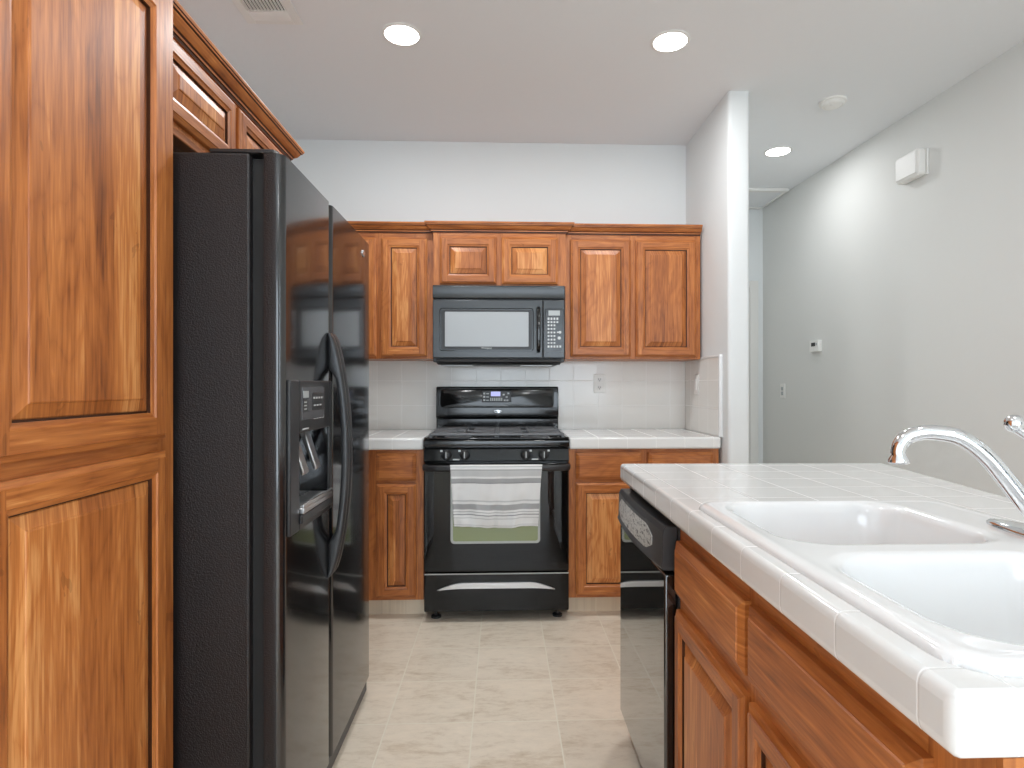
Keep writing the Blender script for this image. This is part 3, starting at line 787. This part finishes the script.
mb.box(.309, .331, 3.3247, 3.3262, 1.514, 1.522, 1); mb.lathe((.322, 3.3250, 1.486), [(.009, .001), (.009, -.001)], 'y', 16, mat=1); mb.lathe((.326, 3.3250, 1.518), [(.008, .001), (.008, -.001)], 'y', 16, mat=1)
mb.build('keypad', [M['lcd'], M['mark']], kp)
mb = MB(); mb.prism([(3.345, 1.372), (3.340, 1.352), (3.36, 1.342), (3.42, 1.338), (3.42, 1.356)], lambda p, q, a: (a, p, q), X0 + .02, X1 - .02); mb.build('lower_lip', [M['blk_plastic']], mw, bevel=.002)
for x in (-.26, .20):
    mb = MB(); mb.box(x - .09, x + .09, 3.43, 3.60, 1.3335, 1.3385)
    part_label(mb.build('grease_filter', [M['steel']], mw, bevel=.002), 'metal mesh grease filter')

# ------------------------------------------------------------------ island
DX = .449
def island_cab(name, label, y0, y1, fy0, fy1, split, front_name):
    t = thing(name, label, 'cabinet', (.76, (y0 + y1) / 2, 0))
    mb = MB(); mb.box(DX, 1.06, y0, y1, .10, .7)
    mb.box(DX, .474, y0, y1, .70, .884).box(1.04, 1.06, y0, y1, .70, .884).box(.474, 1.04, y0 + .004, y0 + .012, .70, .884)
    mb.build('body', [M['woodV']], t, bevel=.001)
    if name == 'sink_base_cabinet': mb = MB(); mb.box(DX - .001, 1.0602, y0 - .008, y0 - .0005, .0, .884); mb.build('end_panel', [M['woodV']], t, smooth=0)
    mb = MB(); mb.box(DX + .07, 1.05, y0 + .002, y1 - .002, 0, .10); part_label(mb.build('toe_kick', [M['kick']], t, smooth=0), 'beige tile toe kick')
    face_frame(t, 'I', DX, y0, y1, [(.10, .127), (.652, .705), (.823, .884)], [(y0, fy0 + .008), (fy1 - .008, y1)], .10, .884)
    slab_front(front_name, t, 'I', DX - .0012, fy0, fy1, .697, .831)
    if split:
        door('door', t, 'I', DX - .0012, fy0, fy1, .119, .660, .052)
    return t
island_cab('base_cabinet', 'wood island cabinet with one drawer over a door, next to the dishwasher', 1.041, 1.476, 1.052, 1.470, True, 'drawer')
island_cab('sink_base_cabinet', 'wood island cabinet under the sink at the near end of the island', .523, 1.040, .600, 1.033, True, 'false_drawer_front')

# end panels / back panel of island
mb = MB(); mb.box(DX, 1.06, 2.052, 2.062, 0, .884).box(1.061, 1.085, .523, 2.062, 0, .884)
tag(mb.build('island_enclosure', [M['woodV']], bevel=.001), 'plain stained wood panel closing the far end and back of the island', 'panel')

# dishwasher
dwt = thing('dishwasher', 'black built-in dishwasher at the far end of the tiled island', 'dishwasher', (.76, 1.77, 0))
D0, D1 = 1.482, 2.050
mb = MB(); mb.box(.444, 1.05, D0 - .003, D1, .10, .875); mb.build('tub', [M['blk_plastic']], dwt, bevel=.002)
mb = MB(); mb.box(.50, 1.0, D0, D1, 0, .10); mb.build('kick_plate', [M['blk_plastic']], dwt)
mb = MB(); mb.box(.410, .443, D0 + .004, D1 - .002, .095, .742); mb.build('door', [M['dw_glass']], dwt, bevel=.006, seg=3)
# control console with bowed front and scooped lower edge
mb = MB(); n = 20
front = []
for i in range(n + 1):
    u = i / n; y = D0 + .002 + (D1 - D0 - .004) * u; b = math.sin(math.pi * u)
    zb = .752 - .004 * b
    sec = [(.443, .862), (.413 - .004 * b, .862), (.406 - .010 * b, .850), (.404 - .012 * b, zb + .022), (.400 - .016 * b, zb + .010), (.406 - .010 * b, zb), (.422, zb - .002), (.443, zb)]
    front.append([mb.bm.verts.new((p, y, q)) for p, q in sec])
for a, b in zip(front, front[1:]):
    for k in range(len(a)): mb.face([a[k], a[(k + 1) % len(a)], b[(k + 1) % len(a)], b[k]])
mb.face(front[0]); mb.face(front[-1][::-1])
con = part_label(mb.build('control_console', [M['grey_plastic']], dwt, smooth=30, bevel=.002), 'charcoal bowed control console with grip')
mb = MB(); rowA = []; n = 20
for i in range(n + 1):
    u = .07 + .80 * i / n; uu = 1 - u; y = D0 + .002 + (D1 - D0 - .004) * (1 - u + .02)
    b = math.sin(math.pi * (1 - u + .02)); e = min(1, i / 2.0, (n - i) / 2.5) ** .5
    zc = .806; hh = .033 * max(.35, e)
    x_ = lambda z: (.406 - .010 * b) + (.850 - z) / (.850 - (.752 - .004 * b + .022)) * (-.002 - .002 * b) - .0012
    rowA.append([mb.bm.verts.new((x_(zc + hh), y, zc + hh)), mb.bm.verts.new((x_(zc - hh), y, zc - hh)), mb.bm.verts.new((x_(zc - hh) + .0012, y, zc - hh)), mb.bm.verts.new((x_(zc + hh) + .0012, y, zc + hh))])
for a, b in zip(rowA, rowA[1:]):
    for k in range(4): mb.face([a[k], a[(k + 1) % 4], b[(k + 1) % 4], b[k]])
mb.face(rowA[0]); mb.face(rowA[-1])
part_label(mb.build('control_label', [M['sticker']], con), 'silver printed control strip')

# island countertop with sink cut-out
def island_top():
    mb = MB(); z0, z1 = .886, .947
    O = [(.397, .507), (1.095, .507), (1.345, 2.066), (.412, 2.066)]
    I = [(.458, .560), (.965, .560), (.965, 1.306), (.458, 1.306)]
    def R(z, P): return [mb.bm.verts.new((x, y, z)) for x, y in P]
    ot, ob, it, ib = R(z1, O), R(z0, O), R(z1, I), R(z0, I)
    for k in range(4):
        j = (k + 1) % 4
        mb.face([ot[k], ot[j], it[j], it[k]]); mb.face([ob[k], ib[k], ib[j], ob[j]])
        mb.face([ot[k], ob[k], ob[j], ot[j]]); mb.face([it[k], it[j], ib[j], ib[k]])
    o = mb.build('island_countertop', [M['itile']], smooth=50)
    b = o.modifiers.new('edge', 'BEVEL'); b.width = .014; b.segments = 5; b.limit_method = 'ANGLE'; b.angle_limit = math.radians(40)
    return tag(o, 'white tiled island countertop surrounding the double sink', 'countertop')
ict = island_top()

# double bowl sink
def make_sink():
    bm = bmesh.new(); X0, X1, Y0, Y1 = .430, .992, .532, 1.330; R = .055; st = .0035
    nx, ny = int((X1 - X0) / st), int((Y1 - Y0) / st)
    def sd(x, y, a0, a1, b0, b1, r):
        cx, cy = (a0 + a1) / 2, (b0 + b1) / 2
        qx, qy = abs(x - cx) - (a1 - a0) / 2 + r, abs(y - cy) - (b1 - b0) / 2 + r
        return math.hypot(max(qx, 0), max(qy, 0)) + min(max(qx, qy), 0) - r
    bowls = [(.484, .852, .577, .893, .085), (.486, .852, .966, 1.298, .075)]
    def height(x, y):
        d = sd(x, y, X0, X1, Y0, Y1, R)
        # outer roll of the rim
        e = min(1, max(0, -d / .020)); z = .947 + .012 * math.sqrt(max(0, 1 - (1 - e) ** 2))
        # rim bead falls slightly to the deck
        k = min(1, max(0, (-d - .016) / .02)); k = k * k * (3 - 2 * k); z -= .0012 * k
        for a0, a1, b0, b1, r in bowls:
            q = sd(x, y, a0, a1, b0, b1, r)
            # soft lead-in and steep wall
            t1 = min(1, max(0, (.020 - q) / .034)); drop = .016 * t1 * t1
            t2 = min(1, max(0, (-q - .006) / .052)); t2s = t2 * t2 * (3 - 2 * t2)
            t2w = 1 - (1 - min(1, max(0, (-q - .004) / .055))) ** 3
            t3 = min(1, max(0, (-q + .001) / .042)); drop += .165 * t3 * t3 * (3 - 2 * t3)
            z -= drop
            # floor falls to the drain
            if t2 >= 1: z -= .004 * (1 - min(1, math.hypot(x - (a0 + a1) / 2, y - (b0 + b1) / 2) / .15))
        return z
    V = {}
    for i in range(nx + 1):
        for j in range(ny + 1):
            x, y = X0 + (X1 - X0) * i / nx, Y0 + (Y1 - Y0) * j / ny
            d = sd(x, y, X0, X1, Y0, Y1, R)
            if d > st * 1.5: continue
            if d > 0:
                cx = min(max(x, X0 + R), X1 - R); cy = min(max(y, Y0 + R), Y1 - R)
                vx, vy = x - cx, y - cy; l = math.hypot(vx, vy)
                x, y = cx + vx / l * R, cy + vy / l * R
            V[i, j] = bm.verts.new((x, y, height(x, y)))
    for i in range(nx):
        for j in range(ny):
            q = [V.get(k) for k in ((i, j), (i + 1, j), (i + 1, j + 1), (i, j + 1))]
            if all(q):
                f = bm.faces.new(q); f.smooth = True
    bmesh.ops.remove_doubles(bm, verts=bm.verts, dist=.0004)
    me = bpy.data.meshes.new('sink'); bm.to_mesh(me); bm.free(); me.materials.append(M['porcelain'])
    o = bpy.data.objects.new('sink', me); COL.objects.link(o)
    s = o.modifiers.new('thickness', 'SOLIDIFY'); s.thickness = .005; s.offset = -1
    tag(o, 'glossy white double-bowl drop-in sink set in the island', 'sink')
    for cx, cy, zz in ((.668, .735, height(.668, .735)), (.668, 1.132, height(.668, 1.132))):
        mb = MB(); mb.lathe((cx, cy, zz), [(.045, .0), (.045, .003), (.040, .004), (.036, .001), (.008, .001), (.008, .012), (.004, .014)], 'z', 32)
        part_label(mb.build('drain', [M['steel']], o), 'round metal drain strainer')
    return o
make_sink()

# faucet
fc = thing('faucet', 'chrome single-lever kitchen faucet with arched spout behind the sink', 'faucet', (.935, .935, .957))
mb = MB()
def oval(z, sx, sy): return [mb.bm.verts.new((.925 + sx * math.cos(a), .942 + sy * math.copysign(abs(math.sin(a)) ** .8, math.sin(a)), z)) for a in [2 * math.pi * k / 40 for k in range(40)]]
Rg = [oval(.956, .033, .153), oval(.962, .034, .155), oval(.967, .030, .149), oval(.970, .022, .12), oval(.971, .010, .06)]
for a, b in zip(Rg, Rg[1:]):
    for k in range(40): mb.face([a[k], a[(k + 1) % 40], b[(k + 1) % 40], b[k]])
mb.face(Rg[0][::-1]); mb.face(Rg[-1]); mb.build('base_plate', [M['chrome']], fc, smooth=60)
mb = MB(); mb.lathe((.935, .935, .968), [(.030, 0), (.030, .008), (.026, .015), (.024, .045), (.025, .050), (.025, .070), (.020, .083), (.010, .088)], 'z', 32); mb.build('valve_body', [M['chrome']], fc, smooth=50)
cp_ = [(.683, .999, 1.094), (.6825, .999, 1.108), (.693, .998, 1.126), (.712, .992, 1.136), (.735, .986, 1.138), (.773, .975, 1.130), (.808, .965, 1.101), (.835, .957, 1.064), (.861, .95, 1.026), (.885, .943, .998), (.915, .937, .988)]
# smooth the control points with Catmull-Rom
def cr(P, n=6):
    P = [Vector(p) for p in P]; Q = [P[0] * 2 - P[1]] + P + [P[-1] * 2 - P[-2]]; out = []
    for i in range(1, len(Q) - 2):
        for k in range(n):
            t = k / n; a, b, c_, d_ = Q[i - 1], Q[i], Q[i + 1], Q[i + 2]
            out.append(.5 * ((2 * b) + (c_ - a) * t + (2 * a - 5 * b + 4 * c_ - d_) * t * t + (3 * b - a - 3 * c_ + d_) * t ** 3))
    out.append(P[-1]); return out
pp = cr(cp_); n = len(pp)
mb = MB(); mb.tube(pp, [.0115 + .0045 * (i / n) for i in range(n)], 20, up=(.28, .96, 0))
mb.build('spout', [M['chrome']], fc, smooth=60)
mb = MB(); mb.lathe((.683, .999, 1.083), [(.0135, 0), (.0175, .003), (.0165, .007), (.0125, .014), (.0115, .018)], 'z', 24); part_label(mb.build('aerator', [M['chrome']], fc, smooth=40), 'flared spout tip')
mb = MB(); pl = cr([(.933, .935, 1.052), (.925, .938, 1.075), (.905, .946, 1.103), (.885, .954, 1.125), (.868, .961, 1.142), (.860, .965, 1.151)]); n = len(pl)
mb.tube(pl, [.012 - .005 * math.sin(math.pi * min(1, i / n * 1.1)) for i in range(n)], 16, up=(.4, .9, 0))
c = Vector((.859, .965, 1.154)); mb.lathe(c, [(.0155 * math.cos(math.radians(a)) + .0001, .0155 * math.sin(math.radians(a))) for a in range(-90, 91, 15)], 'z', 20)
mb.build('lever', [M['chrome']], fc, smooth=60)

# ------------------------------------------------------------------ ceiling fixtures
def can(x, y, label, power):
    t = thing('recessed_light', label, 'light', (x, y, CEIL), 'recessed ceiling lights')
    mb = MB(); mb.lathe((x, y, CEIL), [(.086, 0), (.086, -.003), (.083, -.005), (.076, -.007), (.073, -.005), (.073, 0)], 'z', 48, cap=False); mb.build('trim_ring', [M['white']], t, smooth=50)
    mb = MB(); mb.lathe((x, y, CEIL), [(.073, -.0015), (.073, -.0045), (.060, -.0075), (.03, -.0095), (.001, -.010)], 'z', 40); part_label(mb.build('lens', [M['baffle']], t, smooth=60), 'glowing white lens')
    l = area('recessed_lamp', (0, 0, -.016), (0, 0, 0), .14, .14, power, (.96, .98, 1.0), 'DISK'); l.parent = t
    return t
can(-.433, 2.60, 'round lit ceiling light above the refrigerator and range, leftmost of the lights', 9.5)
can(.745, 2.606, 'round lit ceiling light in the middle of the ceiling above the island end', 8)
can(1.794, 3.80, 'smallest lit ceiling light, in the hall right of the wing wall', 4)
for x, y, w_ in ((-.433, .75, 'left'), (.745, .75, 'right')):  # extra lamps out of view, added to raise the light level
    can(x, y, 'added, unseen round ceiling light above the near end of the island, %s one' % w_, 4.2)
for x, y, w_ in ((-.2, -1.7, 'left'), (1.5, -1.7, 'right')):  # two more unseen lamps, added for fill from behind the camera
    can(x, y, 'added, unseen round ceiling light in the living room by the window, %s one' % w_, 9)

# air register
vt = thing('ceiling_vent', 'white rectangular air register in the ceiling at the top left', 'vent', (-.945, 2.38, CEIL))
mb = MB(); vx0, vx1, vy0, vy1 = -1.065, -.835, 2.17, 2.540
mb.box(vx0, vx0 + .035, vy0, vy1, CEIL - .006, CEIL - .0005).box(vx1 - .035, vx1, vy0, vy1, CEIL - .006, CEIL - .0005)
mb.box(vx0 + .035, vx1 - .035, vy0, vy0 + .03, CEIL - .006, CEIL - .0005).box(vx0 + .035, vx1 - .035, vy1 - .03, vy1, CEIL - .006, CEIL - .0005)
mb.box(vx0 + .035, vx1 - .035, 2.448, 2.456, CEIL - .007, CEIL - .0005)
mb.build('frame', [M['white']], vt, bevel=.002)
mb = MB(); mb.box(vx0 + .033, vx1 - .033, vy0 + .028, 2.45, CEIL - .0015, CEIL - .0004); mb.build('duct_opening', [M['dark']], vt)
mb = MB()
for k in range(12):
    x = vx0 + .040 + k * .0136; mb.prism([(x, CEIL - .010), (x + .002, CEIL - .010), (x + .006, CEIL - .002), (x + .004, CEIL - .002)], lambda p, q, a: (p, a, q), vy0 + .030, 2.448)
for k in range(5):
    y = 2.458 + k * .0105; mb.prism([(y, CEIL - .003), (y + .009, CEIL - .010), (y + .010, CEIL - .009), (y + .0025, CEIL - .0018)], lambda p, q, a: (a, p, q), vx0 + .035, vx1 - .035)
mb.build('louvers', [M['white']], vt)
# smoke detector
sm = thing('smoke_detector', 'round white smoke detector on the ceiling right of the wing wall', 'smoke detector', (1.77, 3.12, CEIL))
mb = MB(); mb.lathe((1.77, 3.12, CEIL), [(.068, 0), (.068, -.010), (.064, -.012), (.058, -.012), (.056, -.022), (.050, -.027), (.045, -.025), (.040, -.029), (.03, -.031), (.001, -.032)], 'z', 48); mb.build('housing', [M['plastic']], sm, smooth=40)
mb = MB(); mb.lathe((1.752, 3.10, CEIL - .030), [(.010, 0), (.010, -.003), (.008, -.004)], 'z', 20); mb.build('test_button', [M['white']], sm)

# ------------------------------------------------------------------ right wall fixtures (built square, turned with the wall)
def on_right(y, z, label, name, cat):
    x = RW(y)
    t = thing(name, label, cat, (x, y, z))
    return t, Matrix.Translation((x, y, z)) @ Matrix.Rotation(math.atan(.0303), 4, 'Z')
t, xf = on_right(3.195, 2.352, 'white chime box mounted high on the right wall', 'door_chime', 'chime box')
mb = MB(); mb.box(-.012, -.0005, -.095, .095, .004, .140); mb.build('back_plate', [M['plastic']], t, bevel=.003, xf=xf)
mb = MB(); mb.prism(rrect(-.092, .092, 0, .145, .020), lambda p, q, a: (a, p, q), -.058, -.012)
mb.build('cover', [M['plastic']], t, bevel=.010, seg=3, xf=xf)
mb = MB(); mb.box(-.064, -.057, -.078, .078, .012, .132); mb.build('front_panel', [M['white']], t, bevel=.005, xf=xf)
t, xf = on_right(4.165, 1.46, 'small white thermostat with a dark display on the right wall', 'thermostat', 'thermostat')
mb = MB(); mb.box(-.030, -.0005, -.058, .058, 0, .083); mb.build('housing', [M['plastic']], t, bevel=.004, xf=xf)
mb = MB(); mb.box(-.0325, -.029, -.018, .030, .040, .066); part_label(mb.build('display', [M['blk_plastic']], t, xf=xf), 'dark display window')
mb = MB(); mb.box(-.0335, -.029, -.042, -.030, .045, .062); mb.build('button', [M['lcd']], t, xf=xf)
t, xf = on_right(4.655, 1.12, 'white wall switch low on the right wall, left of the thermostat', 'light_switch', 'switch')
mb = MB(); mb.box(-.007, -.0005, -.037, .037, 0, .115); mb.build('plate', [M['plastic']], t, bevel=.003, xf=xf)
for z in (.024, .062):
    mb = MB(); mb.box(-.014, -.006, -.013, .013, z, z + .028); mb.build('rocker', [M['lcd']], t, bevel=.002, xf=xf)

# backsplash outlets
t = thing('wall_outlet', 'white duplex outlet on the backsplash right of the range', 'outlet', (.614, 3.7245, 1.174))
mb = MB(); mb.box(.578, .650, 3.717, 3.7243, 1.174, 1.291); mb.build('plate', [M['plastic']], t, bevel=.003)
for z in (1.207, 1.258):
    mb = MB(); mb.prism(rrect(.597, .631, z - .014, z + .014, .008, 3), lambda p, q, a: (p, a, q), 3.7145, 3.718); s_ = mb.build('socket', [M['white']], t, bevel=.001)
    mb = MB(); mb.box(.606, .6085, 3.7138, 3.7147, z - .003, z + .007).box(.6185, .621, 3.7138, 3.7147, z - .003, z + .007); mb.lathe((.6135, 3.7145, z - .008), [(.003, .0002), (.003, -.0007)], 'y', 10)
    mb.build('slots', [M['blk_plastic']], s_)
t = thing('light_switch', 'white switch plate on the tiled side of the wing wall', 'switch', (1.1595, 3.495, 1.165))
mb = MB(); mb.box(1.1525, 1.1593, 3.459, 3.531, 1.165, 1.283); mb.build('plate', [M['plastic']], t, bevel=.003)
mb = MB(); mb.box(1.148, 1.153, 3.478, 3.512, 1.19, 1.258); mb.build('rocker', [M['white']], t, bevel=.002)
